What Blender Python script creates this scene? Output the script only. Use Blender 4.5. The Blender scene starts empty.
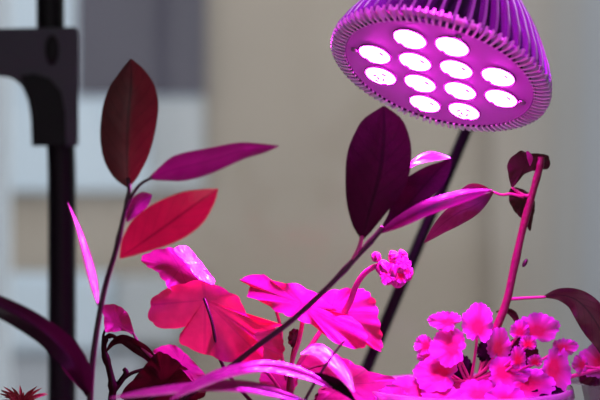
import bpy, bmesh, math, random
from mathutils import Vector, Matrix
random.seed(7)
sc = bpy.context.scene
COL = sc.collection
# ------------------------------------------------------------------ camera
H = 1.2
LENS, SENS = 85.0, 36.0
K = SENS / LENS / 600.0
cam = bpy.data.cameras.new('camera')
cam.lens = LENS; cam.sensor_width = SENS
cam.clip_start = 0.02; cam.clip_end = 200
cam.dof.use_dof = True
cam.dof.focus_distance = 0.742
cam.dof.aperture_fstop = 6.0
camo = bpy.data.objects.new('camera', cam); COL.objects.link(camo)
camo.location = (0, 0, H); camo.rotation_euler = (math.pi/2, 0, 0)
sc.camera = camo
# ------------------------------------------------------------------ world
SKY = 1.34
w = bpy.data.worlds.new('sky'); sc.world = w; w.use_nodes = True
nt = w.node_tree; nt.nodes.clear()
wo = nt.nodes.new('ShaderNodeOutputWorld'); wb = nt.nodes.new('ShaderNodeBackground')
wb.inputs[0].default_value = (0.95, 0.97, 1.0, 1); wb.inputs[1].default_value = SKY
nt.links.new(wb.outputs[0], wo.inputs[0])
sc.view_settings.view_transform = 'Standard'; sc.view_settings.look = 'None'
sc.view_settings.gamma = 1.0; sc.view_settings.exposure = 0.0
sc.view_settings.use_curve_mapping = False
sc.cycles.use_denoising = True
sc.cycles.max_bounces = 8; sc.cycles.transmission_bounces = 8; sc.cycles.transparent_max_bounces = 12
sc.cycles.sample_clamp_indirect = 6.0

LED_STRENGTH = 75.0
LED_COLOR = (1.0, 0.03, 0.85)
LED_WATTS = 0.68
LED2_WATTS = 1.5
ROOM = (0.42, 0.40, 0.38)

# ------------------------------------------------------------------ materials
def node(nt, t, **kw):
    n = nt.nodes.new(t)
    for k_, v in kw.items(): setattr(n, k_, v)
    return n

def mat_plain(name, col, rough=0.5, metal=0.0, spec=0.5, noise=None, bump=0.0, alpha_t=0.0):
    m = bpy.data.materials.new(name); m.use_nodes = True
    nt = m.node_tree; b = nt.nodes['Principled BSDF']
    b.inputs['Base Color'].default_value = (*col, 1)
    b.inputs['Roughness'].default_value = rough; b.inputs['Metallic'].default_value = metal
    b.inputs['Specular IOR Level'].default_value = spec
    if noise:
        sc_, amt = noise
        tc = node(nt, 'ShaderNodeTexCoord'); nz = node(nt, 'ShaderNodeTexNoise')
        nz.inputs['Scale'].default_value = sc_; nz.inputs['Detail'].default_value = 4
        nt.links.new(tc.outputs['Object'], nz.inputs['Vector'])
        mr = node(nt, 'ShaderNodeMapRange'); mr.inputs['To Min'].default_value = 1-amt; mr.inputs['To Max'].default_value = 1+amt
        nt.links.new(nz.outputs['Fac'], mr.inputs['Value'])
        mx = node(nt, 'ShaderNodeVectorMath', operation='SCALE'); mx.inputs[0].default_value = col
        nt.links.new(mr.outputs[0], mx.inputs['Scale']); nt.links.new(mx.outputs[0], b.inputs['Base Color'])
        if bump:
            bp = node(nt, 'ShaderNodeBump'); bp.inputs['Strength'].default_value = bump; bp.inputs['Distance'].default_value = 0.002
            nt.links.new(nz.outputs['Fac'], bp.inputs['Height']); nt.links.new(bp.outputs[0], b.inputs['Normal'])
    return m

def leaf_mat(name, base, trans, tfac=0.45, rough=0.45, spec=0.4, coat=0.0, crough=0.18, veins='pinnate', vein_gain=0.75, margin=None, ns=130, patch=None):
    """thin leaf: surface reflection plus light coming through the blade; UV = (along/angle, across/radius)"""
    m = bpy.data.materials.new(name); m.use_nodes = True
    nt = m.node_tree; L = nt.links
    out = nt.nodes['Material Output']; b = nt.nodes['Principled BSDF']
    b.inputs['Roughness'].default_value = rough; b.inputs['Specular IOR Level'].default_value = spec
    b.inputs['Coat Weight'].default_value = coat; b.inputs['Coat Roughness'].default_value = crough
    uv = node(nt, 'ShaderNodeUVMap'); sp = node(nt, 'ShaderNodeSeparateXYZ'); L.new(uv.outputs[0], sp.inputs[0])
    def mth(op, a, c=None, d=None):
        n = node(nt, 'ShaderNodeMath', operation=op)
        for i, x in enumerate((a, c, d)):
            if x is None: continue
            if isinstance(x, (int, float)): n.inputs[i].default_value = x
            else: L.new(x, n.inputs[i])
        return n.outputs[0]
    if veins == 'pinnate':
        av = mth('ABSOLUTE', sp.outputs[1])
        ph = mth('SUBTRACT', mth('MULTIPLY', sp.outputs[0], 9.0), mth('MULTIPLY', av, 2.2))
        tri = mth('PINGPONG', ph, 0.5)
        side = mth('LESS_THAN', tri, 0.05)
        mid = mth('LESS_THAN', av, 0.06)
        v = mth('MAXIMUM', mth('MULTIPLY', side, 0.5), mid)
    else:
        ph = mth('MULTIPLY', sp.outputs[0], 7.0)
        tri = mth('PINGPONG', ph, 0.5)
        wv = mth('MULTIPLY', tri, mth('ADD', sp.outputs[1], 0.1))
        v = mth('LESS_THAN', wv, 0.028)
    tc = node(nt, 'ShaderNodeTexCoord'); nz = node(nt, 'ShaderNodeTexNoise'); nz.inputs['Scale'].default_value = ns; nz.inputs['Detail'].default_value = 3
    L.new(tc.outputs['Object'], nz.inputs['Vector'])
    gain = mth('MULTIPLY', mth('ADD', 0.72, mth('MULTIPLY', nz.outputs['Fac'], 0.56)), mth('SUBTRACT', 1.0, mth('MULTIPLY', v, 1-vein_gain)))
    def col(c):
        n = node(nt, 'ShaderNodeVectorMath', operation='SCALE'); n.inputs[0].default_value = c; L.new(gain, n.inputs['Scale'])
        o = n.outputs[0]
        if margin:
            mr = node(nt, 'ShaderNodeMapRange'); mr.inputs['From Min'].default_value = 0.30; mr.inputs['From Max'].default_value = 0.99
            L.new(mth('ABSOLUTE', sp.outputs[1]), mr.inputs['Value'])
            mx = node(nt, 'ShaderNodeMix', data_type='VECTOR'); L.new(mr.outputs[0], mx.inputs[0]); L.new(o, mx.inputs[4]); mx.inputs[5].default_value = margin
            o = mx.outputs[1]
        return o
    L.new(col(base), b.inputs['Base Color'])
    tr = node(nt, 'ShaderNodeBsdfTranslucent'); L.new(col(trans), tr.inputs['Color'])
    bp = node(nt, 'ShaderNodeBump'); bp.inputs['Strength'].default_value = 0.6; bp.inputs['Distance'].default_value = 0.0009
    L.new(mth('SUBTRACT', nz.outputs['Fac'], mth('MULTIPLY', v, 0.6)), bp.inputs['Height'])
    L.new(bp.outputs[0], b.inputs['Normal'])
    ms = node(nt, 'ShaderNodeMixShader'); ms.inputs[0].default_value = tfac
    L.new(b.outputs[0], ms.inputs[1]); L.new(tr.outputs[0], ms.inputs[2]); L.new(ms.outputs[0], out.inputs['Surface'])
    return m

def emit_mat(name, col, s):
    m = bpy.data.materials.new(name); m.use_nodes = True
    nt = m.node_tree; b = nt.nodes['Principled BSDF']
    b.inputs['Base Color'].default_value = (0.8, 0.8, 0.8, 1)
    b.inputs['Emission Color'].default_value = (*col, 1); b.inputs['Emission Strength'].default_value = s
    b.inputs['Roughness'].default_value = 0.2
    return m

def clear_mat(name, tint, gloss=0.12, haze=0.25):
    m = bpy.data.materials.new(name); m.use_nodes = True
    nt = m.node_tree; L = nt.links; out = nt.nodes['Material Output']; nt.nodes.remove(nt.nodes['Principled BSDF'])
    tp = node(nt, 'ShaderNodeBsdfTransparent'); tp.inputs[0].default_value = (*tint, 1)
    gl = node(nt, 'ShaderNodeBsdfGlossy'); gl.inputs['Roughness'].default_value = 0.08
    lw = node(nt, 'ShaderNodeFresnel'); lw.inputs['IOR'].default_value = 1.45
    tl = node(nt, 'ShaderNodeBsdfTranslucent'); tl.inputs[0].default_value = (0.9, 0.88, 0.9, 1)
    df = node(nt, 'ShaderNodeBsdfDiffuse'); df.inputs[0].default_value = (0.9, 0.88, 0.9, 1)
    hz = node(nt, 'ShaderNodeMixShader'); hz.inputs[0].default_value = 0.5
    L.new(tl.outputs[0], hz.inputs[1]); L.new(df.outputs[0], hz.inputs[2])
    m1 = node(nt, 'ShaderNodeMixShader'); m1.inputs[0].default_value = haze
    L.new(tp.outputs[0], m1.inputs[1]); L.new(hz.outputs[0], m1.inputs[2])
    fm = node(nt, 'ShaderNodeMath', operation='MULTIPLY'); L.new(lw.outputs[0], fm.inputs[0]); fm.inputs[1].default_value = gloss / 0.12
    m2 = node(nt, 'ShaderNodeMixShader'); L.new(fm.outputs[0], m2.inputs[0]); L.new(m1.outputs[0], m2.inputs[1]); L.new(gl.outputs[0], m2.inputs[2])
    L.new(m2.outputs[0], out.inputs['Surface'])
    return m

M = {}
M['sapling'] = leaf_mat('dark_red_glossy_leaf', (0.06, 0.012, 0.022), (0.19, 0.014, 0.022), 0.5, 0.3, 0.5, 0.35, vein_gain=0.55)
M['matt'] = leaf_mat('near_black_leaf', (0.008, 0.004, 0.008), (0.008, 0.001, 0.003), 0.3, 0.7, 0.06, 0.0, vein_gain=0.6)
M['needle'] = mat_plain('red_needle', (0.42, 0.05, 0.07), 0.5)
M['browndim'] = leaf_mat('brown_red_oval_leaf', (0.06, 0.028, 0.025), (0.09, 0.014, 0.012), 0.5, 0.4, 0.5, 0.1, vein_gain=0.5)  # darker than the sapling leaf: dimness outside the lamp beam put into its colour
M['strapdark'] = leaf_mat('dark_purple_strap_leaf', (0.03, 0.008, 0.02), (0.03, 0.003, 0.014), 0.3, 0.3, 0.5, 0.4, vein_gain=0.8)
M['dark'] = leaf_mat('dark_maroon_glossy_leaf', (0.007, 0.003, 0.004), (0.007, 0.0012, 0.003), 0.3, 0.55, 0.12, 0.0, vein_gain=0.5)
M['shiny'] = leaf_mat('shiny_purple_leaf', (0.28, 0.03, 0.20), (0.35, 0.02, 0.14), 0.25, 0.2, 0.6, 1.0, 0.09, vein_gain=0.85)
M['purple'] = leaf_mat('plum_leaf', (0.08, 0.012, 0.055), (0.15, 0.010, 0.08), 0.4, 0.3, 0.5, 0.4, vein_gain=0.7)
M['strap'] = leaf_mat('purple_glossy_leaf', (0.30, 0.03, 0.20), (0.45, 0.02, 0.16), 0.3, 0.25, 0.5, 0.6, vein_gain=0.7)
M['geran'] = leaf_mat('pink_velvet_leaf', (0.46, 0.04, 0.27), (0.85, 0.03, 0.14), 0.5, 0.5, 0.35, 0.15, veins='palmate', vein_gain=0.84)
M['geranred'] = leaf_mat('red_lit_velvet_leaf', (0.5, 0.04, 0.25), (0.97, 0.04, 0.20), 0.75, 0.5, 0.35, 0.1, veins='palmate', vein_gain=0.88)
M['gerangloss'] = leaf_mat('pink_shiny_leaf', (0.55, 0.08, 0.35), (0.8, 0.03, 0.2), 0.2, 0.2, 0.6, 1.0, 0.09, veins='palmate', vein_gain=0.95)
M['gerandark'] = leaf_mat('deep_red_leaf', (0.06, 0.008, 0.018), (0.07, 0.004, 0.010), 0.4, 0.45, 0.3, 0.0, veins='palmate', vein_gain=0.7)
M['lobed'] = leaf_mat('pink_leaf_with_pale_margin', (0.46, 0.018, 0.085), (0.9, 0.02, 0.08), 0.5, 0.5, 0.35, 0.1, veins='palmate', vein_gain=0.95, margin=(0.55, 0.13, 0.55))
M['brown'] = leaf_mat('brown_red_leaf', (0.045, 0.024, 0.02), (0.06, 0.022, 0.016), 0.5, 0.7, 0.08, vein_gain=0.75)
M['drybrown'] = leaf_mat('dry_brown_leaf', (0.09, 0.05, 0.045), (0.022, 0.011, 0.008), 0.4, 0.7, 0.1, vein_gain=0.75)
M['stemdark'] = mat_plain('dark_stem_skin', (0.06, 0.014, 0.035), 0.4, noise=(200, .3))
M['stempink'] = mat_plain('pink_stem_skin', (0.55, 0.05, 0.25), 0.4, noise=(300, .2))
M['stemred'] = mat_plain('red_stem_skin', (0.19, 0.014, 0.06), 0.45, noise=(300, .25), bump=.3)
M['bud'] = mat_plain('flower_petal', (0.50, 0.06, 0.28), 0.35, noise=(400, .25))
M['alu'] = mat_plain('violet_lit_metal', (0.80, 0.36, 1.0), 0.2, 0.8, noise=(60, .12))  # violet light on the silver fins put into the base colour
M['rim'] = mat_plain('silver_rim', (0.85, 0.74, 0.86), 0.32, 0.45)
M['face'] = mat_plain('brushed_face_plate', (0.50, 0.17, 0.54), 0.45, 0.3, noise=(30, .05))
M['lens'] = emit_mat('glowing_led_lens', LED_COLOR, LED_STRENGTH)
M['lensdim'] = emit_mat('soft_led_lens', LED_COLOR, 6.0)
M['core'] = mat_plain('gap_shade_core', (0.03, 0.02, 0.045), 0.35, 0.6)  # black for the shade in the gaps between the fins
M['chip'] = mat_plain('led_chip', (.35, .12, .35), .5)
M['bezel'] = mat_plain('lens_bezel', (0.35, 0.10, 0.36), 0.4)
M['screw'] = mat_plain('screw_steel', (0.35, 0.3, 0.35), 0.35, 1.0)
M['blackplastic'] = mat_plain('black_plastic', (0.012, 0.011, 0.013), 0.4, noise=(80, .2))
M['blackpaint'] = mat_plain('black_painted_tube', (0.006, 0.006, 0.007), 0.5, spec=0.22, noise=(50, .2))
M['greyplastic'] = mat_plain('grey_plastic', (0.06, 0.066, 0.078), 0.6, noise=(50, .1))
M['white'] = mat_plain('white_painted_wood', (0.72, 0.74, 0.76), 0.5, noise=(20, .04))
M['plaster'] = mat_plain('wall_plaster', (0.32, 0.31, 0.30), 0.9, noise=(8, .06), bump=.1)
M['ceil'] = mat_plain('white_ceiling_paint', (0.85, 0.84, 0.83), 0.9)
M['floor'] = mat_plain('floor_wood', (0.22, 0.14, 0.09), 0.5, noise=(6, .25))
M['clear'] = clear_mat('clear_plastic', (0.985, 0.98, 0.985), 0.10, 0.06)
M['frosted'] = clear_mat('frosted_plastic', (0.97, 0.96, 0.97), 0.14, 0.5)
M['pane'] = clear_mat('window_glass', (0.99, 0.99, 0.99), 0.05, 0.0)
M['terra'] = mat_plain('terracotta', (0.32, 0.13, 0.08), 0.8, noise=(25, .2), bump=.2)
M['soil'] = mat_plain('potting_soil', (0.045, 0.03, 0.02), 0.95, noise=(120, .6), bump=.8)

# ------------------------------------------------------------------ object helpers
def obj(name, bm, m, parent=None, smooth=True, recalc=True):
    if recalc: bmesh.ops.recalc_face_normals(bm, faces=bm.faces)
    me = bpy.data.meshes.new(name); bm.to_mesh(me); bm.free()
    if smooth:
        for p in me.polygons: p.use_smooth = True
    me.materials.append(m)
    o = bpy.data.objects.new(name, me); COL.objects.link(o)
    if parent is not None:
        o.parent = parent
        bpy.context.view_layer.update()
        o.matrix_parent_inverse = Matrix.Identity(4)
    return o
def thing(name, label, cat, loc=(0, 0, 0), group=None):
    o = bpy.data.objects.new(name, None); COL.objects.link(o); o.location = loc
    o['label'] = label; o['category'] = cat
    if group: o['group'] = group
    o.empty_display_size = 0.02
    return o
def tag(o, label, cat, group=None):
    o['label'] = label; o['category'] = cat
    if group: o['group'] = group
    return o
def struct(o):
    o['kind'] = 'structure'; return o
def at(px, py, Y):
    return Vector(((px-300)*K*Y, Y, H-(py-200)*K*Y))
def loc_of(parent, v):
    return v - parent.location
def bm_box(bm, c, s, rz=0.0, bevel=0.0):
    r = bmesh.ops.create_cube(bm, size=1.0, matrix=Matrix.Translation(c) @ Matrix.Rotation(rz, 4, 'Z') @ Matrix.Diagonal((*s, 1)))
    if bevel:
        es = list({e for v in r['verts'] for e in v.link_edges})
        bmesh.ops.bevel(bm, geom=es, offset=bevel, segments=2, affect='EDGES')
def catmull(pts, n):
    """n samples along a Catmull-Rom curve through tuples of any length"""
    P = [tuple(p) for p in pts]; m = len(P); out = []
    for s in range(n):
        t = s/(n-1)*(m-1); i = min(int(t), m-2); f = t-i
        p0 = P[max(i-1, 0)]; p1 = P[i]; p2 = P[i+1]; p3 = P[min(i+2, m-1)]
        out.append(tuple(0.5*((2*b)+(-a+c)*f+(2*a-5*b+4*c-d)*f*f+(-a+3*b-3*c+d)*f**3) for a, b, c, d in zip(p0, p1, p2, p3)))
    return out
def catmull_closed(pts, n):
    P = [tuple(p) for p in pts]; m = len(P); out = []
    for s in range(n):
        t = s/n*m; i = int(t) % m; f = t-int(t)
        p0, p1, p2, p3 = P[(i-1) % m], P[i], P[(i+1) % m], P[(i+2) % m]
        out.append(tuple(0.5*((2*b)+(-a+c)*f+(2*a-5*b+4*c-d)*f*f+(-a+3*b-3*c+d)*f**3) for a, b, c, d in zip(p0, p1, p2, p3)))
    return out
def bm_tube(bm, pts, radii, n=10, cap=True):
    """pts world/local Vectors, radius per point"""
    rings = []; m = len(pts); prev = None
    for i, p in enumerate(pts):
        t = (pts[min(i+1, m-1)] - pts[max(i-1, 0)]).normalized()
        if prev is None:
            a = Vector((0, 1, 0)) if abs(t.y) < 0.9 else Vector((1, 0, 0))
            x = (a - t*a.dot(t)).normalized()
        else:
            x = (prev - t*prev.dot(t)).normalized()
        prev = x; y = t.cross(x)
        rings.append([bm.verts.new(p + (x*math.cos(2*math.pi*j/n)+y*math.sin(2*math.pi*j/n))*radii[i]) for j in range(n)])
    for a, b in zip(rings, rings[1:]):
        for j in range(n): bm.faces.new((a[j], a[(j+1) % n], b[(j+1) % n], b[j]))
    if cap: bm.faces.new(rings[0][::-1]); bm.faces.new(rings[-1])
def bm_lathe(bm, prof, n=48, c=Vector((0, 0, 0)), close=False):
    rings = []
    for r, z in prof:
        if r < 1e-6: rings.append([bm.verts.new(c + Vector((0, 0, z)))])
        else: rings.append([bm.verts.new(c + Vector((r*math.cos(2*math.pi*j/n), r*math.sin(2*math.pi*j/n), z))) for j in range(n)])
    prs = list(zip(rings, rings[1:]))
    if close: prs.append((rings[-1], rings[0]))
    for a, b in prs:
        for j in range(n):
            j2 = (j+1) % n
            if len(a) == 1: bm.faces.new((a[0], b[j], b[j2]))
            elif len(b) == 1: bm.faces.new((a[j], a[j2], b[0]))
            else: bm.faces.new((a[j], a[j2], b[j2], b[j]))
# stems and leaves: the reference gives place and size, depth is given per point (mm behind the plant's own depth)
def stem(name, parent, Y, pts, r0, r1, m, n=28, knots=()):
    """pts (px,py,dmm); radii in mm"""
    S = catmull(pts, n); V = []; R = []
    for i, (px, py, d) in enumerate(S):
        V.append(loc_of(parent, at(px, py, Y + d/1000))); f = i/(n-1)
        r = (r0+(r1-r0)*f)/1000
        for kf, kr in knots:
            r *= 1 + kr*math.exp(-((f-kf)/0.025)**2)
        R.append(r)
    bm = bmesh.new(); bm_tube(bm, V, R)
    return obj(name, bm, m, parent)
def blade(parent, Y, mid, wl, wr, m, fold=(0.3, 0.3), n=30, mcross=5, wave=0.0, wn=5, name='leaf', glint=None):
    """mid (px,py,dmm) base to tip, wl / wr half widths in px seen along the way, fold: rise towards the viewer per width, left / right"""
    if glint:                                     # a blade whose upper face is turned half way between viewer and lamp
        m0 = mid[len(mid)//2]; p = at(m0[0], m0[1], Y)
        L_ = (LC-p).normalized(); V_ = (camo.location-p).normalized(); Hv = (L_+V_).normalized()
        out_ = [mid[0]]; dep = mid[0][2]
        for a, b in zip(mid, mid[1:]):
            dx, dz = b[0]-a[0], -(b[1]-a[1])
            sl = (Hv.x*dx+Hv.z*dz)/max(.3, -Hv.y)
            dep += max(-1.3*math.hypot(dx, dz), min(1.3*math.hypot(dx, dz), sl))*K*Y*1000*glint
            out_.append((b[0], b[1], dep))
        tx, tz = mid[-1][0]-mid[0][0], -(mid[-1][1]-mid[0][1]); l = math.hypot(tx, tz)
        g_ = (Hv.x*(-tz/l)+Hv.z*(tx/l))/max(.3, -Hv.y)
        g_ = max(-2.2, min(2.2, g_)); fold = (-g_+.12, g_+.12); mid = out_
    S = catmull(mid, n); WL = catmull([(x,) for x in wl], n); WR = catmull([(x,) for x in wr], n)
    bm = bmesh.new(); uvl = bm.loops.layers.uv.new('UVMap'); rows = []; uvs = {}
    for i, (px, py, d) in enumerate(S):
        a = S[max(i-1, 0)]; b = S[min(i+1, n-1)]
        tx, ty = b[0]-a[0], b[1]-a[1]; l = math.hypot(tx, ty) or 1
        nx, ny = ty/l, -tx/l                      # left of travel on the picture
        row = []
        for j in range(-mcross, mcross+1):
            s = j/mcross
            wd = max(WL[i][0], 0.05)*(-s) if s < 0 else max(WR[i][0], 0.05)*s
            sg = 1 if s < 0 else -1
            f = fold[0] if s < 0 else fold[1]
            ddepth = -f*wd*K*Y*(0.6+0.4*abs(s))
            ddepth += wave*math.sin(i/(n-1)*wn*2*math.pi + (0 if s < 0 else 1.3))*abs(s)**2*wd*K*Y
            v = bm.verts.new(loc_of(parent, at(px+nx*sg*wd, py+ny*sg*wd, Y + d/1000 + ddepth)))
            uvs[v] = (i/(n-1), s); row.append(v)
        rows.append(row)
    for a, b in zip(rows, rows[1:]):
        for j in range(2*mcross): bm.faces.new((a[j], a[j+1], b[j+1], b[j]))
    for f in bm.faces:
        for lp in f.loops: lp[uvl].uv = uvs[lp.vert]
    return obj(name, bm, m, parent)
def lobed(parent, Y, outline, c, m, lean=0.5, cup=0.0, ruffle=1.0, nr=7, scal=1.2, ns=26, N=144, M_=8, seed=0, name='leaf', d=0.0, leanx=0.0):
    """ruffled leaf: closed outline (px,py[,dmm]); c where the stalk meets it; lean: how far the top tips away from the viewer"""
    rnd = random.Random(seed*31+5)
    C = catmull_closed([(p[0], p[1], p[2] if len(p) > 2 else 0.0) for p in outline], N)
    ph = [rnd.uniform(0, 6.28) for _ in range(4)]
    bm = bmesh.new(); uvl = bm.loops.layers.uv.new('UVMap'); rings = []; uvs = {}
    def depth(px, py, extra): return Y + d/1000 + extra/1000 + lean*(c[1]-py)*K*Y + leanx*(px-c[0])*K*Y
    cv = bm.verts.new(loc_of(parent, at(c[0], c[1], depth(c[0], c[1], cup)))); uvs[cv] = (0.5, 0)
    for k in range(1, M_+1):
        t = k/M_; ring = []
        for i, (px, py, dm) in enumerate(C):
            th = 2*math.pi*i/N
            dx, dy = px-c[0], py-c[1]; l = math.hypot(dx, dy) or 1
            sc_ = (abs(math.sin(th*ns/2 + 0.4*math.sin(3*th+ph[0])))-0.6)*scal*t**3
            x = c[0]+dx*t+dx/l*sc_; y = c[1]+dy*t+dy/l*sc_
            ex = 0.35*ruffle*t*t*math.sin(3*th+ph[3]) + dm*t**1.5 + cup*(1-t*t) + ruffle*t**4*(math.sin(nr*th+ph[1])+0.5*math.sin((nr*2-1)*th+ph[2]))
            v = bm.verts.new(loc_of(parent, at(x, y, depth(x, y, ex)))); uvs[v] = (i/N, t); ring.append(v)
        rings.append(ring)
    for i in range(N): bm.faces.new((cv, rings[0][i], rings[0][(i+1) % N]))
    for a, b in zip(rings, rings[1:]):
        for i in range(N): bm.faces.new((a[i], b[i], b[(i+1) % N], a[(i+1) % N]))
    for f in bm.faces:
        vs = [lp.vert for lp in f.loops]
        us = [uvs[v][0] for v in vs]; wrap = max(us)-min(us) > 0.5 and cv not in vs
        for lp in f.loops:
            u, v_ = uvs[lp.vert]
            if wrap and u < 0.5: u += 1
            if lp.vert is cv: u = sum(x for x in us if x != 0.5)/max(1, len([x for x in us if x != 0.5]))
            lp[uvl].uv = (u, v_)
    return obj(name, bm, m, parent)
def round_outline(cx, cy, rx, ry, rot=0.0, lobes=5, depth=0.16, notch=0.5, seed=0, n=30):
    rnd = random.Random(seed); a0 = rnd.uniform(0, 6.28); pts = []
    for i in range(n):
        th = 2*math.pi*i/n
        r = 1 + depth*(abs(math.cos((th-rot)*lobes/2+a0))-0.6) + rnd.uniform(-.05, .05)
        dd = (th-rot+math.pi) % (2*math.pi)-math.pi
        r *= 1-notch*math.exp(-(dd/0.3)**2)
        pts.append((cx+rx*r*math.cos(th), cy+ry*r*math.sin(th)))
    return pts

# ------------------------------------------------------------------ the room
def box_obj(name, c, s, m, parent=None, bevel=0.0, rz=0.0):
    bm = bmesh.new(); bm_box(bm, Vector(c), s, rz, bevel); return obj(name, bm, m, parent, smooth=False)
WX0, WX1, WZ0, WZ1 = -0.42, 1.00, 0.95, 2.15     # window opening
WY0, WY1 = 1.30, 1.46                             # window wall
RX, RB, RT = 1.7, -2.0, 2.5
struct(box_obj('floor', (0, (RB+WY1)/2, -0.05), (2*RX+.2, WY1-RB+.2, 0.1), M['floor']))
struct(box_obj('ceiling', (0, (RB+WY1)/2, RT+0.05), (2*RX+.2, WY1-RB+.2, 0.1), M['ceil']))
struct(box_obj('wall_left', (-RX-.05, (RB+WY1)/2, RT/2), (0.1, WY1-RB, RT), M['plaster']))
struct(box_obj('wall_right', (RX+.05, (RB+WY1)/2, RT/2), (0.1, WY1-RB, RT), M['plaster']))
bm = bmesh.new(); BX, BZ0, BZ1 = 0.85, 1.0, 2.25            # back wall; unseen window added behind the viewer to light lamp body and bracket
bm_box(bm, Vector((-(RX+BX)/2, RB-.05, RT/2)), (RX-BX, .1, RT)); bm_box(bm, Vector(((RX+BX)/2, RB-.05, RT/2)), (RX-BX, .1, RT))
bm_box(bm, Vector((0, RB-.05, BZ0/2)), (2*BX, .1, BZ0)); bm_box(bm, Vector((0, RB-.05, (RT+BZ1)/2)), (2*BX, .1, RT-BZ1))
struct(obj('wall_back', bm, M['plaster'], smooth=False))
w2 = bpy.data.objects.new('fill_window', None); COL.objects.link(w2); struct(w2)
bm = bmesh.new()
for x in (-BX+.02, 0, BX-.02): bm_box(bm, Vector((x, RB-.05, (BZ0+BZ1)/2)), (.04, .05, BZ1-BZ0))
for z in (BZ0+.02, BZ1-.02): bm_box(bm, Vector((0, RB-.05, z)), (2*BX, .05, .04))
obj('window_frame', bm, M['white'], w2, smooth=False)
bm = bmesh.new(); yc = (WY0+WY1)/2; dy = WY1-WY0
bm_box(bm, Vector(((-RX+WX0)/2, yc, RT/2)), (RX+WX0, dy, RT))
bm_box(bm, Vector(((RX+WX1)/2, yc, RT/2)), (RX-WX1, dy, RT))
bm_box(bm, Vector(((WX0+WX1)/2, yc, WZ0/2)), (WX1-WX0, dy, WZ0))
bm_box(bm, Vector(((WX0+WX1)/2, yc, (RT+WZ1)/2)), (WX1-WX0, dy, RT-WZ1))
struct(obj('wall_front', bm, M['white'], smooth=False))
wn = bpy.data.objects.new('window_1', None); COL.objects.link(wn); wn.location = (0, 0, 0); struct(wn)
bm = bmesh.new(); fw = 0.03
bm_box(bm, Vector((WX0+fw/2, 1.40, (WZ0+WZ1)/2)), (fw, .05, WZ1-WZ0), bevel=.003)
bm_box(bm, Vector((WX1-fw/2, 1.40, (WZ0+WZ1)/2)), (fw, .05, WZ1-WZ0), bevel=.003)
bm_box(bm, Vector(((WX0+WX1)/2, 1.40, WZ0+fw/2)), (WX1-WX0-2*fw, .05, fw), bevel=.003)
bm_box(bm, Vector(((WX0+WX1)/2, 1.40, WZ1-fw/2)), (WX1-WX0-2*fw, .05, fw), bevel=.003)
obj('window_frame', bm, M['white'], wn, smooth=False)
box_obj('window_pane', ((WX0+WX1)/2, 1.405, (WZ0+WZ1)/2), (WX1-WX0-2*fw, .004, WZ1-WZ0-2*fw), M['pane'], wn)
struct(box_obj('trim_1', (0.2, 0.91, 0.98), (1.5, 0.80, 0.04), M['white'], bevel=.004))      # deep sill board the pots stand on
SILL = 1.0
struct(box_obj('trim_2', (0.2, 0.93, 0.48), (1.4, 0.70, 0.96), M['plaster']))              # boxed-in wall below the sill

# ------------------------------------------------------------------ house across the yard
M['stucco'] = mat_plain('beige_render', (0.36, 0.312, 0.258), 0.9, noise=(1.2, .16), bump=.0)
M['stone'] = mat_plain('pale_grey_stone', (0.40, 0.43, 0.47), 0.9, noise=(2, .08))
M['yard'] = mat_plain('yard_gravel', (0.30, 0.30, 0.30), 0.95, noise=(4, .2))
M['slate'] = mat_plain('dark_glass_panel', (0.075, 0.07, 0.095), 0.9, noise=(2, .2))
M['palepaint'] = mat_plain('pale_blue_paint', (0.54, 0.64, 0.72), 0.7, noise=(2, .06))
M['greyblue'] = mat_plain('grey_blue_paint', (0.30, 0.325, 0.37), 0.7, noise=(2, .05))
M['porch'] = mat_plain('white_porch_paint', (0.72, 0.80, 0.86), 0.6, noise=(5, .04))
FY = 5.0
def FX(px): return (px-300)*K*FY
def FZ(py): return H-(py-200)*K*FY
g = struct(box_obj('ground', (0, 9.5, -0.06), (40, 16, 0.1), M['yard']))
house = thing('house', 'beige rendered house wall with pale window, out of focus behind the plants', 'building', (0, FY, 0))
def hpart(name, x0, x1, y0, y1, d0, d1, m, parent=None, bevel=0.0):
    bm = bmesh.new()
    p = parent or house
    bm_box(bm, Vector(((FX(x0)+FX(x1))/2, (d0+d1)/2, (FZ(y0)+FZ(y1))/2)), (abs(FX(x1)-FX(x0)), d1-d0, abs(FZ(y1)-FZ(y0))), bevel=bevel)
    return obj(name, bm, m, p, smooth=False)
bm = bmesh.new(); bm_box(bm, Vector((0, 0.15, 1.5)), (9, .3, 3.1)); obj('wall', bm, M['stucco'], house, smooth=False)
wf = hpart('window_frame', -140, 205, -190, 100, -0.05, 0, M['palepaint'], bevel=.01)
hpart('window_pane', 78, 207, -180, 97, -0.055, -0.05, M['slate'], wf)
hpart('window_pane', -130, 60, -180, 60, -0.055, -0.05, M['palepaint'], wf)
hpart('panel', -140, 150, 100, 192, -0.06, 0, M['palepaint'], bevel=.01)
M['midpaint'] = mat_plain('mid_blue_grey_paint', (0.43, 0.46, 0.48), 0.8, noise=(2, .05))  # mid tone between the pale parts and the wall colour
hpart('panel', 150, 205, 100, 192, -0.05, 0, M['midpaint'], bevel=.01)
hpart('ledge', 120, 185, 275, 340, -0.22, 0, M['midpaint'], bevel=.02)
hpart('ledge', -200, 120, 272, 345, -0.25, 0, M['palepaint'], bevel=.02)
hpart('plinth', -300, 150, 345, 500, -0.2, 0, M['stone'], bevel=.02)
for x0, cl in ((490, (0.345, 0.305, 0.262)), (520, (0.33, 0.305, 0.275)), (550, (0.315, 0.31, 0.30)), (578, (0.31, 0.325, 0.345))):
    hpart('pilaster', x0, x0+150, -300, 500, -0.02-x0*.0001, 0, mat_plain('stepped_render', cl, .9, noise=(2, .05)))  # tones step from beige to blue-grey towards the right

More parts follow.
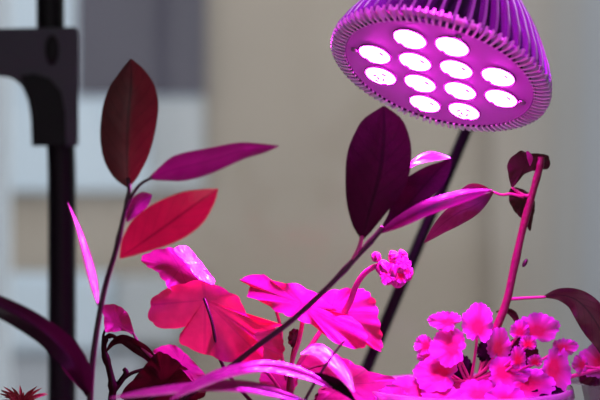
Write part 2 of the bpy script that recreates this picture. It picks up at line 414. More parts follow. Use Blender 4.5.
bm = bmesh.new(); bm_box(bm, Vector((0, 0, 1.5)), (.07, .07, 3.0), bevel=.006)
pp = tag(obj('porch_post', bm, M['porch'], smooth=False), 'white square porch post outside the window at the left edge', 'post')
pp.location = (at(8, 200, 2.6).x-.035, 2.6, 0)
# ------------------------------------------------------------------ LED grow lamp
R3 = Matrix(((0.93116833, 0.19248437, 0.30963737), (-0.3025693, 0.88181526, 0.36173702), (-0.20341424, -0.43052482, 0.87935831)))
LC = Vector((0.07152273, 0.735, H+0.0641402)); PITCH = 0.02194931
def grow_lamp(label, LC_, R_, watts, spread, lens_m):
    lamp = thing('led_grow_lamp', label, 'lamp', LC_)
    lamp.rotation_mode = 'QUATERNION'; lamp.rotation_quaternion = R_.to_quaternion()
    prof = [(0.0576, 0.0016), (0.0591, 0.0030), (0.0587, 0.006), (0.0562, 0.013), (0.0525, 0.020), (0.047, 0.030), (0.040, 0.040), (0.033, 0.049), (0.029, 0.058), (0.0262, 0.070)]
    bm = bmesh.new()
    P = catmull(prof, 22)
    inner = [(0.0515, 0.0), (0.0525, 0.004)] + [(r-0.0095*(1-0.45*i/21), z) for i, (r, z) in enumerate(P) if z > 0.006] + [(0.0, 0.074)]
    bm_lathe(bm, inner, 72); obj('core', bm, M['core'], lamp)
    bm = bmesh.new()
    NF = 52; th = 0.0008
    for f in range(NF):
        a = 2*math.pi*f/NF; ca, sa = math.cos(a), math.sin(a)
        def pt(r, z, s):
            return bm.verts.new(Vector((r*ca - s*sa, r*sa + s*ca, z)))
        outer = P
        rows = []
        jit = random.uniform(-.00035, .00035)
        for i, (r, z) in enumerate(outer):
            ri = max(r-0.012, 0.02); zi = z
            rows.append([pt(ri, zi, -th), pt(r, z, -th+jit), pt(r, z+.0002, jit), pt(r, z, th+jit), pt(ri, zi, th)])
        for A, B in zip(rows, rows[1:]):
            for j in range(4): bm.faces.new((A[j], A[j+1], B[j+1], B[j]))
        bm.faces.new(rows[0]); bm.faces.new(rows[-1][::-1])
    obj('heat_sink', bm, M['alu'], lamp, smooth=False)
    bm = bmesh.new()
    bm_lathe(bm, [(.0506, .0022), (.0560, .0032), (.0560, .0045), (.0506, .0040)], 96, close=True)
    for f in range(96):
        a = 2*math.pi*f/96; ca, sa = math.cos(a), math.sin(a); q4 = []
        for r, z in ((.0505, -.0002), (.0550, .0000), (.0588, .0012), (.0592, .0040), (.0505, .0040)):
            q4.append([bm.verts.new(Vector((r*ca-t_*sa, r*sa+t_*ca, z))) for t_ in (-.0006, .0006)])
        for A, B in zip(q4, q4[1:]+q4[:1]): bm.faces.new((A[0], A[1], B[1], B[0]))
        bm.faces.new([x[0] for x in q4]); bm.faces.new([x[1] for x in q4][::-1])
    obj('rim', bm, M['rim'], lamp, smooth=False)
    bm = bmesh.new()
    bm_lathe(bm, [(0.0, 0.0005), (0.0500, 0.0005), (0.0506, 0.0012), (0.0506, 0.005), (0.0, 0.006)], 96)
    obj('face_plate', bm, M['face'], lamp, smooth=False)
    ij = [(-.5, -1.5), (.5, -1.5)] + [(i-1.5, -.5) for i in range(4)] + [(i-1.5, .5) for i in range(4)] + [(-.5, 1.5), (.5, 1.5)]
    LR = 0.0084
    for q, (a, b) in enumerate(ij):
        c = Vector((a*PITCH, b*PITCH, 0))
        bm = bmesh.new()
        bm_lathe(bm, [(0.0, -0.0016), (LR*.5, -0.00145), (LR*.85, -0.0009), (LR*.97, -0.0003), (LR, 0.0006)], 28, c)
        ln = obj('lens', bm, lens_m, lamp)
        bm = bmesh.new(); bm_lathe(bm, [(LR, -0.0003), (LR+.0007, -0.0002), (LR+.0009, 0.0008), (LR, 0.0008)], 28, c, close=True)
        obj('bezel', bm, M['bezel'], ln)
        marks = [(.72, 2.4), (.72, -0.7)]
        if q in (6, 11): marks = [(.25, .4), (.45, 2.2), (.4, 3.9), (.6, 5.3), (.72, 1.3), (.1, 3.0)]
        elif q in (0, 1): marks = marks[:1]
        bm = bmesh.new()
        for rr, an in marks:
            z = -0.00165 if rr < .5 else -0.00135
            bmesh.ops.create_uvsphere(bm, u_segments=8, v_segments=6, radius=1, matrix=Matrix.Translation(c + Vector((rr*LR*math.cos(an), rr*LR*math.sin(an), z))) @ Matrix.Rotation(an+1.57, 4, 'Z') @ Matrix.Diagonal((.0016, .0006, .0004, 1)))
        obj('led_chip', bm, M['chip'], ln)
        li = bpy.data.lights.new('led_beam', 'SPOT'); li.energy = watts; li.spot_size = math.radians(spread); li.spot_blend = 0.75
        li.color = (0.25, 0.02, 1.0) if q in (3, 8, 9) else (1.0, 0.02, 0.72); li.shadow_soft_size = 0.002
        lo = bpy.data.objects.new('led_beam', li); COL.objects.link(lo); lo.parent = ln; lo.location = c + Vector((0, 0, -.0045))
    for an in (0.25, 1.9, 3.4, 5.05):
        bm = bmesh.new(); c = Vector((.0455*math.cos(an), .0455*math.sin(an), -0.0004))
        bm_lathe(bm, [(0, -.0006), (.0012, -.0006), (.0018, 0), (.0018, .001)], 12, c); obj('screw', bm, M['screw'], lamp)
    bm = bmesh.new()
    bm_lathe(bm, [(0.0, .070), (.0262, .070), (.0262, .078), (.020, .084), (.020, .132), (.017, .156), (0.0, .160)], 32); obj('socket', bm, M['blackplastic'], lamp)
    # flex from the socket up to the ceiling rose
    top = LC_ + R_ @ Vector((0, 0, .158)); end = Vector((top.x+.10, top.y+.12, RT))
    S = catmull([tuple(top - R_ @ Vector((0, 0, .01))), tuple(top + R_ @ Vector((0, 0, .06))), (end.x, end.y, top.z+.35), tuple(end)], 40)
    bm = bmesh.new(); Ri = R_.transposed()
    bm_tube(bm, [Ri @ (Vector(s)-LC_) for s in S], [.0035]*40); obj('cord', bm, M['blackplastic'], lamp)

    return lamp
grow_lamp('finned violet LED grow lamp with twelve glowing round lenses, hanging top right', LC, R3, LED_WATTS, 118, M['lens'])
# its twin on the viewer's side, above the picture: it lights the near fins of the first one
LC2 = Vector((-.03, .36, 1.64)); z2 = (LC2-Vector((.085, .70, 1.325))).normalized(); x2 = Vector((0, 1, 0)).cross(z2).normalized()
R2 = Matrix((x2, z2.cross(x2), z2)).transposed()
grow_lamp('second finned violet grow lamp, hanging nearer the viewer and higher than its twin', LC2, R2, LED2_WATTS, 30, M['lensdim'])

# ------------------------------------------------------------------ black rod behind the lamp
RY = 0.95
def rodpt(py): return at(465-(py-133)*0.4184, py, RY)
p_top = rodpt(70); p_bot = rodpt(200+(H-SILL)/(K*RY))
bm = bmesh.new(); bm_tube(bm, [p_bot, p_bot.lerp(p_top, .5), p_top], [.0041]*3, 16)
tag(obj('support_rod', bm, M['blackpaint']), 'thin straight black rod leaning behind the lamp and flower stalk', 'rod')

# ------------------------------------------------------------------ stand at the left edge
SY = 1.0
std = thing('tubular_stand', 'black upright tube with a grey bracket at the left edge', 'stand', (at(61, 200, SY).x, SY, SILL))
def SL(px, py, d=0.0): return at(px, py, SY+d) - std.location
bm = bmesh.new(); zb = 0.0
bot = SL(62, 200+(H-SILL)/(K*SY)); t_ = [bot, SL(62, 300), SL(62, 200), SL(61, 150), SL(57, 105), SL(51, 60), SL(50.5, 20), SL(50, -60), SL(50, -200)]
T = [Vector(x) for x in catmull([tuple(x) for x in t_], 50)]
bm_tube(bm, T, [.0098]*50, 20); obj('upright_tube', bm, M['blackpaint'], std)
bm = bmesh.new()
out = [(-70, 30), (76, 27), (78, 32), (78.5, 146), (32, 146), (31, 118), (28, 100), (22, 86), (12, 78), (0, 76), (-70, 75)]
fr = [bm.verts.new(SL(x, y, -.016)) for x, y in out]; bk = [bm.verts.new(SL(x, y, .014)) for x, y in out]
bm.faces.new(fr); bm.faces.new(bk[::-1])
for i in range(len(out)):
    j = (i+1) % len(out); bm.faces.new((fr[i], bk[i], bk[j], fr[j]))
bmesh.ops.recalc_face_normals(bm, faces=bm.faces)
bmesh.ops.bevel(bm, geom=list(bm.edges), offset=.0012, segments=2, affect='EDGES')
bkt = obj('bracket', bm, M['greyplastic'], std, smooth=False)
bm = bmesh.new()
o2 = [(20, 76), (34, 74), (50, 79), (61, 92), (65, 112), (66, 146), (32, 146), (31, 118), (28, 98)]
f2 = [bm.verts.new(SL(x, y, -.0175)) for x, y in o2]; b2 = [bm.verts.new(SL(x, y, -.0155)) for x, y in o2]
bm.faces.new(f2); bm.faces.new(b2[::-1])
for i in range(len(o2)):
    j = (i+1) % len(o2); bm.faces.new((f2[i], b2[i], b2[j], f2[j]))
obj('inner_sleeve', bm, M['blackpaint'], bkt, smooth=False)
bm = bmesh.new(); bmesh.ops.create_uvsphere(bm, u_segments=16, v_segments=10, radius=1, matrix=Matrix.Translation(SL(52, 50, -.0165)) @ Matrix.Diagonal((.0048, .0015, .0105, 1)))
obj('hole_dark', bm, M['blackpaint'], bkt)  # black bulge standing in for the dark hole in the bracket
bm = bmesh.new(); bm_lathe(bm, [(0, 0), (.05, 0), (.05, .006), (.045, .009), (0, .010)], 40, bot); obj('base_plate', bm, M['blackpaint'], std)

# ------------------------------------------------------------------ containers
box = thing('planter_box', 'long terracotta planter box on the sill below the left plants', 'planter', (-.090, .71, SILL))
bm = bmesh.new(); LX, LY, LZ, T_ = .203, .17, .075, .006
bm_box(bm, Vector((0, 0, T_/2)), (LX, LY, T_))
for s in (-1, 1):
    bm_box(bm, Vector((s*(LX-T_)/2, 0, LZ/2)), (T_, LY, LZ)); bm_box(bm, Vector((0, s*(LY-T_)/2, LZ/2)), (LX-2*T_, T_, LZ))
obj('box', bm, M['terra'], box, smooth=False)
def soil_grid(sx, sy, z, loc, n=14, rnd=random.Random(3)):
    bm = bmesh.new(); bmesh.ops.create_grid(bm, x_segments=n, y_segments=n, size=.5, matrix=Matrix.Translation(loc) @ Matrix.Diagonal((sx, sy, 1, 1)))
    for v in bm.verts: v.co.z += z+rnd.uniform(-.002, .002)
    return bm
obj('soil', soil_grid(LX-2*T_, LY-2*T_, LZ-.012, Vector((0, 0, 0))), M['soil'], box)
BOXTOP = SILL+LZ-.012

POT1 = Vector((at(466, 400, .76).x, .76, SILL))
pot = thing('clear_pot', 'round clear plastic pot under the pink lobed geranium', 'pot', POT1)
bm = bmesh.new()
bm_lathe(bm, [(0, 0), (.040, 0), (.042, .002), (.0525, .0925), (.0515, .0935), (.041, .004), (0, .003)], 56)
obj('pot_body', bm, M['clear'], pot)
bm = bmesh.new(); bm_lathe(bm, [(.0515, .0925), (.0565, .0925), (.0575, .096), (.0565, .1005), (.0530, .1005), (.0515, .096)], 56, close=True)
obj('rim', bm, M['frosted'], pot)
bm = bmesh.new(); bm_lathe(bm, [(0, .0035), (.0405, .0045), (.0475, .062), (.02, .064), (0, .063)], 40); obj('soil', bm, M['soil'], pot)
POT2 = Vector((at(703, 400, .77).x, .77, SILL))
pot2 = thing('square_clear_pot', 'square clear plastic pot at the right edge beside the round pot', 'pot', POT2)
bm = bmesh.new()
def ringsq(h, z): return [Vector((sx*h, sy*h, z)) for sx, sy in ((-1, -1), (1, -1), (1, 1), (-1, 1))]
seq = [(.030, 0), (.046, .098), (.050, .099), (.050, .104), (.0445, .104), (.029, .003)]
rot = Matrix.Rotation(math.radians(38), 3, 'Z'); rg = [[bm.verts.new(rot @ v) for v in ringsq(h, z)] for h, z in seq]
for a, b in zip(rg, rg[1:]):
    for j in range(4): bm.faces.new((a[j], a[(j+1) % 4], b[(j+1) % 4], b[j]))
bm.faces.new(rg[0][::-1]); bm.faces.new(rg[-1])
obj('pot_body', bm, M['clear'], pot2, smooth=False)
bm = bmesh.new(); a = [bm.verts.new(rot @ v) for v in ringsq(.0285, .004)]; b = [bm.verts.new(rot @ v) for v in ringsq(.038, .060)]
bm.faces.new(a[::-1]); bm.faces.new(b)
for j in range(4): bm.faces.new((a[j], a[(j+1) % 4], b[(j+1) % 4], b[j]))
obj('soil', bm, M['soil'], pot2, smooth=False)

def ground_px(z, Y): return 200+(H-z)/(K*Y)

# ------------------------------------------------------------------ A: tall slender shrub at the left
YA = .675
A = thing('slender_shrub', 'tall slender shrub with dark red oval leaves standing before the grey bracket', 'plant', (at(88, 400, YA).x, YA, BOXTOP-.004))
gy = ground_px(BOXTOP-.006, YA)
stem('stem', A, YA, [(86, gy, 0), (90, 400, 0), (94, 350, 0), (104, 292, 0), (116, 250, -2), (124, 215, -3), (129, 192, -3), (128, 178, -2)], 1.7, .9, M['stemdark'], 40, [(.62, .3), (.8, .3)])
stem('petiole', A, YA, [(125, 212, -3), (132, 196, -3), (141, 184, -4), (154, 177, -6)], .9, .7, M['stemdark'], 16)
blade(A, YA, [(128, 188, -2), (127, 160, -1), (128, 120, 2), (131, 85, 4), (131, 59, 7)], [1, 14, 23, 27, 27, 25, 20, 10, 1], [1, 11, 20, 26, 29, 29, 24, 13, 1], M['browndim'], (.25, .25))
blade(A, YA, [(148, 179, -6), (172, 170, -10), (205, 162, -14), (245, 150, -14), (279, 146, -12)], [.5, 6, 13, 14, 12, 9, 4, .4], [.5, 7, 13, 14, 12, 9, 6, .4], M['purple'], (-.6, .9))
blade(A, YA, [(120, 258, -2), (142, 243, -8), (170, 223, -12), (197, 203, -14), (218, 189, -14)], [1, 15, 24, 26, 23, 17, 8, .5], [1, 6, 12, 18, 21, 19, 11, .5], M['sapling'], (-.1, .45))
blade(A, YA, [(127, 222, 0), (134, 209, 4), (143, 200, 8), (152, 195, 10)], [1, 6, 8, 7, 1], [1, 6, 8, 7, 1], M['strap'], (-.8, -.2))
blade(A, YA, [(98, 306, 0), (93, 280, -4), (85, 250, -5), (77, 224, -4), (68, 203, -2)], [.5, 4, 4.5, 3.5, 2, .3], [.8, 4.5, 5, 4, 2, .3], M['shiny'], glint=1.0)
blade(A, YA, [(88, 396, 0), (80, 370, -8), (57, 343, -16), (28, 322, -22), (-12, 302, -26), (-40, 296, -26)], [2, 10, 13, 12, 11, 9, 1], [2, 10, 14, 13, 12, 9, 1], M['strapdark'], (.3, .7))
blade(A, YA, [(86, 393, 0), (78, 377, -3), (66, 360, -6), (57, 346, -6)], [1, 6, 8, 6, 1], [1, 5, 6, 5, 1], M['strap'], (.5, .9))

# ------------------------------------------------------------------ B: arching glossy shrub in the middle, nearer than the geranium
YB = .690
B = thing('glossy_shrub', 'glossy dark shrub with one big upright oval leaf just below the lamp', 'plant', (at(205, 400, YB).x, YB, BOXTOP-.004))
gy = ground_px(BOXTOP-.006, YB)
stem('stem', B, YB, [(150, gy, 6), (178, 408, 4), (214, 380, 2), (252, 350, 0), (291, 321, -2), (325, 290, -4), (350, 264, -4), (372, 240, -3), (383, 227, -2)], 1.5, 1.3, M['stemdark'], 44, [(.72, .25), (.86, .3)])
stem('petiole', B, YB, [(352, 262, -4), (359, 248, -4), (362, 236, -4)], 1.2, 1.0, M['stempink'], 10)
blade(B, YB, [(362, 240, -4), (370, 210, -4), (380, 172, -2), (384, 138, 2), (384, 106, 6)], [1, 14, 24, 31, 35, 35, 31, 22, 1], [1, 8, 16, 24, 29, 29, 26, 18, 1], M['dark'], (.2, .25))
blade(B, YB, [(380, 232, -2), (398, 216, 4), (418, 193, 8), (438, 170, 12), (452, 157, 14)], [1, 7, 15, 19, 13, 4, .5], [1, 6, 8, 12, 14, 9, .5], M['matt'], (.2, .3))
blade(B, YB, [(404, 172, 8), (416, 161, 10), (432, 156, 12), (450, 158, 13)], [.5, 3, 4.5, .5], [.5, 3.5, 5, .5], M['shiny'], glint=1.0, n=16)  # strip added along the dark leaf's upper edge, paler for its glint
blade(B, YB, [(380, 233, -2), (402, 221, -6), (432, 206, -10), (462, 196, -10), (492, 190, -8)], [1, 6, 8, 7, 5, .5], [1, 5, 7, 8, 6, .5], M['purple'], (-1.2, -.1))
blade(B, YB, [(332, 388, -8), (304, 374, -10), (266, 366, -12), (228, 372, -12), (196, 385, -10), (170, 400, -8)], [1, 5, 6, 6, 5, .6], [1, 5, 6, 6, 5, .6], M['shiny'], glint=.6)
blade(B, YB, [(310, 404, -14), (278, 393, -16), (240, 386, -18), (195, 387, -18), (150, 392, -16), (110, 398, -12)], [1, 5, 6, 5, 4, .6], [1, 5, 6, 5, 4, .6], M['shiny'], glint=.6)
blade(B, YB, [(301, 354, 4), (316, 350, 2), (332, 361, 0), (345, 376, 0), (354, 392, 2)], [1, 7, 8, 7, 1], [1, 6, 7, 6, 1], M['shiny'], glint=1.0)
blade(B, YB, [(296, 376, -4), (318, 379, -5), (338, 386, -6), (356, 402, -6)], [1, 6, 6, 1], [1, 5, 5, 1], M['dark'], (.4, .2))
stem('stem', B, YB, [(300, 410, -2), (314, 384, -2), (332, 356, 2), (345, 340, 6)], .9, .5, M['stemdark'], 14)

# ------------------------------------------------------------------ D: pelargonium in the middle
YD = .742
D = thing('pelargonium', 'pink pelargonium with big ruffled leaves and one nodding bud cluster, centre', 'plant', (at(285, 400, YD).x, YD, BOXTOP-.004))
gy = ground_px(BOXTOP-.006, YD)
stem('stem', D, YD, [(287, gy, 0), (288, 420, 0), (290, 390, 0), (291, 372, 0)], 2.6, 1.8, M['stemred'], 14)
# left pair of big leaves
lobed(D, YD, [(150, 305), (157, 294), (180, 284), (203, 281), (226, 290), (240, 299), (247, 315), (262, 322), (283, 325), (268, 330), (254, 334), (262, 345), (262, 358), (246, 364), (224, 361), (205, 354), (184, 346), (179, 336), (186, 327), (166, 329), (150, 321)], (205, 300), M['geranred'], lean=.1, ruffle=1.2, seed=1, ns=20, scal=2.2, d=-14)
stem('petiole', D, YD, [(204, 298, -15), (212, 322, -17), (222, 364, -13), (250, 400, 0), (284, 430, 0)], .75, 1.1, M['stemdark'], 22)
lobed(D, YD, [(141, 258), (155, 250), (172, 248), (184, 256), (196, 268), (206, 283), (196, 285), (186, 289), (172, 291), (164, 281), (156, 271), (148, 267)], (180, 268), M['geran'], lean=.7, leanx=.5, ruffle=.8, seed=2, ns=16, scal=1.8, d=-3)
lobed(D, YD, [(174, 250), (186, 246), (198, 258), (208, 271), (215, 281), (209, 287), (198, 279), (187, 265)], (194, 266), M['gerangloss'], lean=.65, leanx=.87, ruffle=.2, seed=3, ns=12, scal=.6, d=-7)
stem('petiole', D, YD, [(183, 258, -4), (196, 272, -5), (205, 287, -3)], .5, .6, M['stemdark'], 8)
lobed(D, YD, [(232, 342), (234, 331), (246, 322), (260, 320), (274, 326), (282, 338), (284, 352), (274, 363), (258, 367), (243, 368), (235, 357)], (240, 336), M['geranred'], lean=.2, ruffle=.7, seed=4, ns=16, scal=1.8, d=-4)
stem('petiole', D, YD, [(236, 335, -7), (246, 349, -10), (258, 362, -8), (280, 390, -2), (286, 420, 0)], .8, 1.1, M['stempink'], 18)
# the two large upper leaves
lobed(D, YD, [(312, 300), (321, 293), (340, 289), (356, 288), (367, 291), (376, 303), (379, 320), (382, 336), (381, 351), (368, 346), (352, 338), (330, 326), (314, 315)], (330, 312), M['geran'], lean=.5, ruffle=1.4, seed=5, ns=20, scal=2.2, d=7)
lobed(D, YD, [(240, 279), (262, 274), (273, 281), (300, 285), (321, 297), (337, 311), (354, 318), (366, 333), (364, 347), (350, 348), (332, 341), (315, 327), (294, 318), (278, 312), (260, 301), (247, 296), (250, 287)], (302, 304), M['geran'], lean=.7, ruffle=2.2, seed=6, ns=20, scal=2.2, d=-2)
stem('petiole', D, YD, [(276, 310, 0), (281, 330, 1), (281, 352, 1), (287, 380, 0)], .85, 1.1, M['stempink'], 16)
stem('petiole', D, YD, [(303, 319, 0), (299, 340, 1), (292, 362, 1), (289, 392, 0)], 1.2, 1.3, M['stempink'], 16)
stem('petiole', D, YD, [(324, 326, 5), (312, 344, 4), (300, 362, 3), (291, 386, 1)], 1.3, 1.4, M['stempink'], 16)
stem('flower_stalk', D, YD, [(333, 331, 8), (349, 304, 5), (356, 286, 2), (364, 274, 0), (374, 267, -1), (386, 264, -2)], 1.8, 1.3, M['stempink'], 24)
def bud(cx, cy, d, rx, ry, rot=0.0, rnd=random.Random(11)):
    """a closed bud of overlapping ridged petals"""
    c = at(cx, cy, YD+d/1000)-D.location; bm = bmesh.new()
    bmesh.ops.create_icosphere(bm, subdivisions=4, radius=1)
    p0 = rnd.uniform(0, 6)
    for v in bm.verts:
        a = math.atan2(v.co.y, v.co.x); l = 1+.16*math.sin(5*a+2.5*v.co.z+p0)+.09*math.sin(11*a-3*v.co.z+p0)
        v.co = Vector((v.co.x*l*rx, v.co.y*l*rx, v.co.z*ry*(1+.07*math.sin(9*a))))*K*YD
    bmesh.ops.transform(bm, matrix=Matrix.Translation(c) @ Matrix.Rotation(rot, 4, 'Y'), verts=bm.verts)
    return obj('bud', bm, M['bud'], D)
for b_ in [(376, 257, -3, 4.5, 5, .3), (395, 259, -3, 8, 6, 1.0), (403, 256, -1, 6, 4.5, 1.2), (384, 269, -4, 7, 9, -.3), (393, 273, -5, 8, 11, .2), (402, 268, -4, 8, 10, .5), (398, 281, -4, 6.5, 7, .3), (407, 275, -2, 5, 7.5, .6), (388, 278, -2, 6, 7, -.1)]: bud(*b_)
# bent petals of the cluster, ruffled
for q, (cx, cy, rx, ry) in enumerate([(404, 263, 7, 5), (386, 276, 6, 8), (400, 276, 8, 7), (408, 271, 4, 7)]):
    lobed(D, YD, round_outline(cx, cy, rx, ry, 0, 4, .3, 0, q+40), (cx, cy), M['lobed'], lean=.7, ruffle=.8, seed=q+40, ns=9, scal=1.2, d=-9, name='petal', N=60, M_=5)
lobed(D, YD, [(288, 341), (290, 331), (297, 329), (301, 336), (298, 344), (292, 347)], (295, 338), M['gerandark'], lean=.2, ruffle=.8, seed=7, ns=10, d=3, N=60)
stem('petiole', D, YD, [(294, 344, 3), (291, 360, 3), (290, 390, 0)], .5, .7, M['stemred'], 8)
# lower leaves
lobed(D, YD, [(300, 364), (312, 352), (330, 352), (352, 362), (372, 372), (392, 377), (404, 388), (396, 408), (360, 412), (322, 408), (318, 392), (326, 380), (310, 376)], (345, 384), M['geran'], lean=1.3, ruffle=1.5, seed=8, ns=20, scal=1.8, d=0)
stem('petiole', D, YD, [(342, 386, 2), (322, 396, 4), (300, 415, 2), (290, 430, 0)], 1, 1.2, M['stempink'], 12)
lobed(D, YD, [(262, 372), (276, 366), (290, 368), (298, 380), (290, 394), (270, 396), (260, 386)], (278, 380), M['geran'], lean=.8, ruffle=1, seed=9, ns=18, d=6)
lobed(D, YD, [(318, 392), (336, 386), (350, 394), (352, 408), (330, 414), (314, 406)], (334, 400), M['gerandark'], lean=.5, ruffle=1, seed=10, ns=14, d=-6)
stem('petiole', D, YD, [(300, 372, 4), (318, 366, 6), (336, 364, 5)], .7, .5, M['stemred'], 8)

# ------------------------------------------------------------------ E: withered seedling at lower left
YE = .735
E_ = thing('withered_seedling', 'small withered seedling with shrivelled twisted dark stems and one lit pink leaf', 'plant', (at(120, 400, YE).x, YE, BOXTOP-.004))
gy = ground_px(BOXTOP-.006, YE)
stem('stem', E_, YE, [(116, gy, 0), (112, 405, 0), (113, 388, 0), (109, 368, 0), (104, 350, 0), (106, 338, 0), (113, 336, -1), (119, 341, -2)], 2.4, .8, M['gerandark'], 30, [(.3, .5), (.5, .5), (.68, .5), (.8, .4)])
stem('stem', E_, YE, [(114, 390, 0), (121, 381, 1), (126, 373, 1), (124, 369, 2)], 1.8, 1.2, M['gerandark'], 12, [(.7, .5)])
stem('stem', E_, YE, [(118, 384, 0), (130, 374, 1), (145, 369, 2), (158, 366, 2)], 1.1, .8, M['gerandark'], 12)
blade(E_, YE, [(106, 352, -1), (114, 343, -2), (124, 340, -3), (138, 348, -4), (150, 358, -3), (163, 378, 0)], [.8, 3, 5, 6, 7, 5, 1], [.8, 2, 4, 6, 6, 4, 1], M['gerandark'], (.9, .7), wave=.5, wn=3)
lobed(E_, YE, [(102, 307), (110, 304), (119, 306), (128, 314), (134, 334), (124, 331), (113, 332), (105, 331), (104, 318)], (116, 322), M['geran'], lean=.7, leanx=.6, ruffle=.6, seed=12, ns=10, scal=.6, d=-3, N=80)
stem('petiole', E_, YE, [(105, 330, -3), (103, 338, -2), (105, 348, 0)], .6, .8, M['gerandark'], 8)
stem('petiole', E_, YE, [(133, 333, -4), (140, 345, -4), (152, 357, -4)], .6, 1.0, M['stempink'], 8)
lobed(E_, YE, [(121, 394), (138, 374), (150, 360), (158, 352), (170, 356), (186, 368), (200, 382), (206, 394), (190, 402), (150, 404), (128, 402)], (165, 385), M['gerandark'], lean=-.5, ruffle=1, seed=13, ns=16, d=0)
lobed(E_, YE, [(153, 352), (162, 346), (174, 345), (184, 352), (196, 364), (206, 376), (210, 390), (202, 390), (192, 381), (180, 368), (166, 360)], (182, 362), M['geran'], lean=1.3, ruffle=.7, seed=14, ns=18, scal=.7, d=0)
stem('petiole', E_, YE, [(165, 386, -1), (150, 400, 0), (125, 415, 0)], .8, 1.2, M['gerandark'], 10)

# ------------------------------------------------------------------ H: spiky sprig at the lower left corner
YH = .735
Hs = thing('spiky_sprig', 'tiny spiky red sprig at the bottom left below the arching strap leaf', 'plant', (at(22, 400, YH).x, YH, BOXTOP-.004))
rnd = random.Random(5)
hub = at(22, 404, YH)-Hs.location
bm = bmesh.new(); bm_tube(bm, [Vector((0, 0, -.002)), hub*.5, hub], [.0015, .0014, .001], 8); obj('stem', bm, M['stemred'], Hs)
for q in range(26):
    a = rnd.uniform(-.2, 3.34); l = rnd.uniform(8, 22)
    x = 22+math.cos(a)*l*1.35; y = 403-math.sin(a)*l*.95
    blade(Hs, YH, [(22, 404, 0), ((22+x)/2, (404+y)/2-2, rnd.uniform(-4, 4)), (x, y, rnd.uniform(-8, 8))], [1.2, 1.6, .2], [1.2, 1.6, .2], M['needle'], (.4, .4), n=8, mcross=2, name='needle')

# ------------------------------------------------------------------ C: red-stemmed plant at the right
YC = .765
POTSOIL = SILL+.060
C_ = thing('red_stemmed_plant', 'tall red stemmed plant with drooping brown leaves rising above the pink geranium', 'plant', (POT1.x+.006, YC, POTSOIL))
gy = ground_px(POTSOIL, YC)
stem('stem', C_, YC, [(474, gy, 0), (478, 400, 0), (488, 346, 0), (498, 324, 0), (507, 300, 0), (514, 268, 0), (523, 228, 0), (534, 188, 0), (540, 166, -1), (541, 157, -1)], 2.6, 1.7, M['stemred'], 60, [(.58, .12), (.70, .15), (.82, .12), (.9, .2)])
lobed(C_, YC, [(508, 162), (520, 151), (528, 153), (543, 154), (549, 157), (549, 168), (538, 170), (525, 174), (513, 187), (509, 178)], (526, 162), M['brown'], lean=.2, ruffle=.9, seed=20, ns=14, scal=.5, d=4)
blade(C_, YC, [(527, 151, -4), (530, 158, -6), (530, 166, -5)], [1, 3, .4], [1, 3, .4], M['strap'], (-.6, .6), n=10)
lobed(C_, YC, [(511, 188), (522, 189), (533, 197), (535, 207), (533, 218), (530, 231), (524, 221), (515, 212), (509, 200)], (520, 195), M['brown'], lean=-.2, ruffle=.7, seed=21, ns=12, scal=.5, d=6)
stem('petiole', C_, YC, [(512, 187, 4), (518, 192, 3), (527, 196, 2), (533, 192, 0)], .8, 1.0, M['stempink'], 10)
stem('petiole', C_, YC, [(493, 192, 2), (502, 195, 2), (511, 194, 3), (524, 197, 2)], .7, .9, M['stempink'], 10)
blade(C_, YC, [(493, 193, 0), (478, 204, -14), (458, 213, -24), (440, 226, -26), (424, 243, -22)], [.6, 6, 11, 11, 7, .4], [.6, 8, 10, 9, 5, .4], M['drybrown'], (-.9, .6), wave=.25, wn=3)
blade(C_, YC, [(494, 193, 0), (482, 188, -10), (470, 188, -18), (458, 193, -25)], [.5, 3, 3, .4], [.5, 3, 4, .4], M['brown'], (.2, .2))
stem('petiole', C_, YC, [(511, 299, 0), (526, 298, -1), (546, 297, -2)], 1.0, .7, M['stempink'], 10)
blade(C_, YC, [(543, 297, -2), (560, 295, -3), (578, 301, -5), (594, 319, -7), (606, 343, -8), (612, 372, -8)], [.6, 6, 10, 14, 14, 9, .5], [.6, 5, 10, 15, 16, 10, .5], M['browndim'], (.1, -.1), wave=.15, wn=3)
blade(C_, YC, [(496, 312, 6), (507, 311, 7), (514, 316, 7), (519, 327, 6)], [.6, 3, 4, 1], [.6, 2.5, 3, 1], M['gerandark'], (.3, .3), n=14)
bm = bmesh.new(); bmesh.ops.create_icosphere(bm, subdivisions=2, radius=1, matrix=Matrix.Translation(at(525, 263, YC)-C_.location) @ Matrix.Rotation(.5, 4, 'Y') @ Matrix.Diagonal((.0012, .0012, .0026, 1)))
obj('side_bud', bm, M['stemdark'], C_)

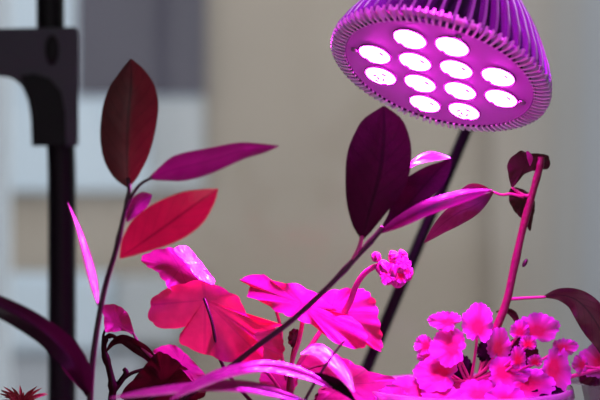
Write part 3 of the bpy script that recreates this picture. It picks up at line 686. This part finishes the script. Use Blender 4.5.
# ------------------------------------------------------------------ F: pink lobed geranium in the round clear pot
YF = .748
F = thing('lobed_geranium', 'pink geranium of many small pale edged lobed leaves in the round clear pot', 'plant', (at(468, 400, YF).x, YF, POTSOIL))
gy = ground_px(POTSOIL, YF)
stem('stem', F, YF, [(466, gy, 4), (467, 430, 3), (468, 400, 2), (471, 380, 2)], 2.4, 1.6, M['stempink'], 14)
FL = [  # cx, cy, rx, ry, notch direction, depth mm, lean, lobes, hub
    (445, 321, 15, 9, .6, 0, .6, 3), (478, 323, 14.5, 19, 1.6, -2, .5, 3), (449, 347, 17, 18, .3, -4, .7, 5), (436, 374, 20, 17, .2, -8, .9, 5),
    (410, 391, 23, 13, 0, -12, 1.1, 5), (428, 357, 11, 5, .5, 8, .2, 3), (499, 345, 11, 16, 1.9, 0, .1, 3), (538, 328, 20, 14, 1.8, 4, .4, 5),
    (565, 347, 12, 8, 2.7, 4, .4, 3), (556, 372, 14, 24, -2.4, 0, .4, 5), (508, 372, 20, 15, 3.0, -6, .7, 5), (532, 386, 21, 16, -2.8, -10, .8, 5),
    (478, 392, 20, 12, 1.6, -14, 1.2, 5), (523, 352, 14, 14, 2.2, 8, .0, 5), (440, 396, 18, 12, 1.6, -20, 1.2, 5), (392, 398, 16, 10, 0, -16, 1.2, 5), (505, 398, 18, 12, 1.6, -22, 1.0, 5), (424, 345, 9, 9, .4, 4, .5, 3), (520, 330, 9, 9, 1.6, 2, .4, 3), (528, 343, 8, 7, 1.6, -9, -.3, 3), (518, 358, 7, 11, 1.6, -9, -.2, 3), (535, 361, 7, 6, 1.6, -9, -.3, 3), (460, 372, 13, 15, .6, 6, .4, 3), (486, 352, 9, 10, 1.6, 6, .5, 3), (548, 398, 16, 12, -2.0, -14, .9, 3)]
for q, (cx, cy, rx, ry, nd, d, ln, lb) in enumerate(FL):
    m = M['gerandark'] if q == 13 else M['matt'] if q > 21 else M['lobed']  # dark leaves stand in for the shaded gaps among the pink ones
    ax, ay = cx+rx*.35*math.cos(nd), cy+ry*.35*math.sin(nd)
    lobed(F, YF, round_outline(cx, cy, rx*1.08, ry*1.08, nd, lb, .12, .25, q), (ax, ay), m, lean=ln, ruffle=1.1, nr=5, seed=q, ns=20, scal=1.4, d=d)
    hx, hy = 470, 382+q % 3*3
    stem('petiole', F, YF, [(ax, ay, d+.8), ((ax*.55+hx*.45), (ay*.5+hy*.5)+3, d*.5+2), (hx, hy, 2), (468, 400, 2)], .7, 1.0, M['stempink'], 16)
G = thing('young_geranium', 'pink geranium shoot with ruffled leaves in the square clear pot at right edge', 'plant', (POT2.x, POT2.y, POTSOIL))
YG = .765; gy = ground_px(POTSOIL, YG)
stem('stem', G, YG, [(664, gy, 0), (650, 440, -2), (632, 400, -4), (622, 372, -4)], 2.0, 1.4, M['stempink'], 14)
stem('petiole', G, YG, [(566, 378, -6), (584, 373, -6), (604, 368, -5), (622, 372, -4)], 1.1, 1.3, M['stempink'], 12)
for q, (cx, cy, rx, ry, nd, d, ln) in enumerate([(596, 361, 17, 17, .5, -2, .5), (580, 364, 8, 9, .4, -6, .3), (592, 376, 14, 10, -.3, 2, .1), (632, 352, 20, 18, 1.6, 0, .6)]):
    ax, ay = cx+rx*.4*math.cos(nd), cy+ry*.4*math.sin(nd)
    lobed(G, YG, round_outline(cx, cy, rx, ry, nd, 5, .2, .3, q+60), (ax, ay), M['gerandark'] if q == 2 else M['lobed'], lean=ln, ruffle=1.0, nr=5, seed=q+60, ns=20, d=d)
    stem('petiole', G, YG, [(ax, ay, d+.8), ((ax+622)/2, (ay+374)/2, d), (622, 373, -4)], .7, .9, M['stempink'], 10)
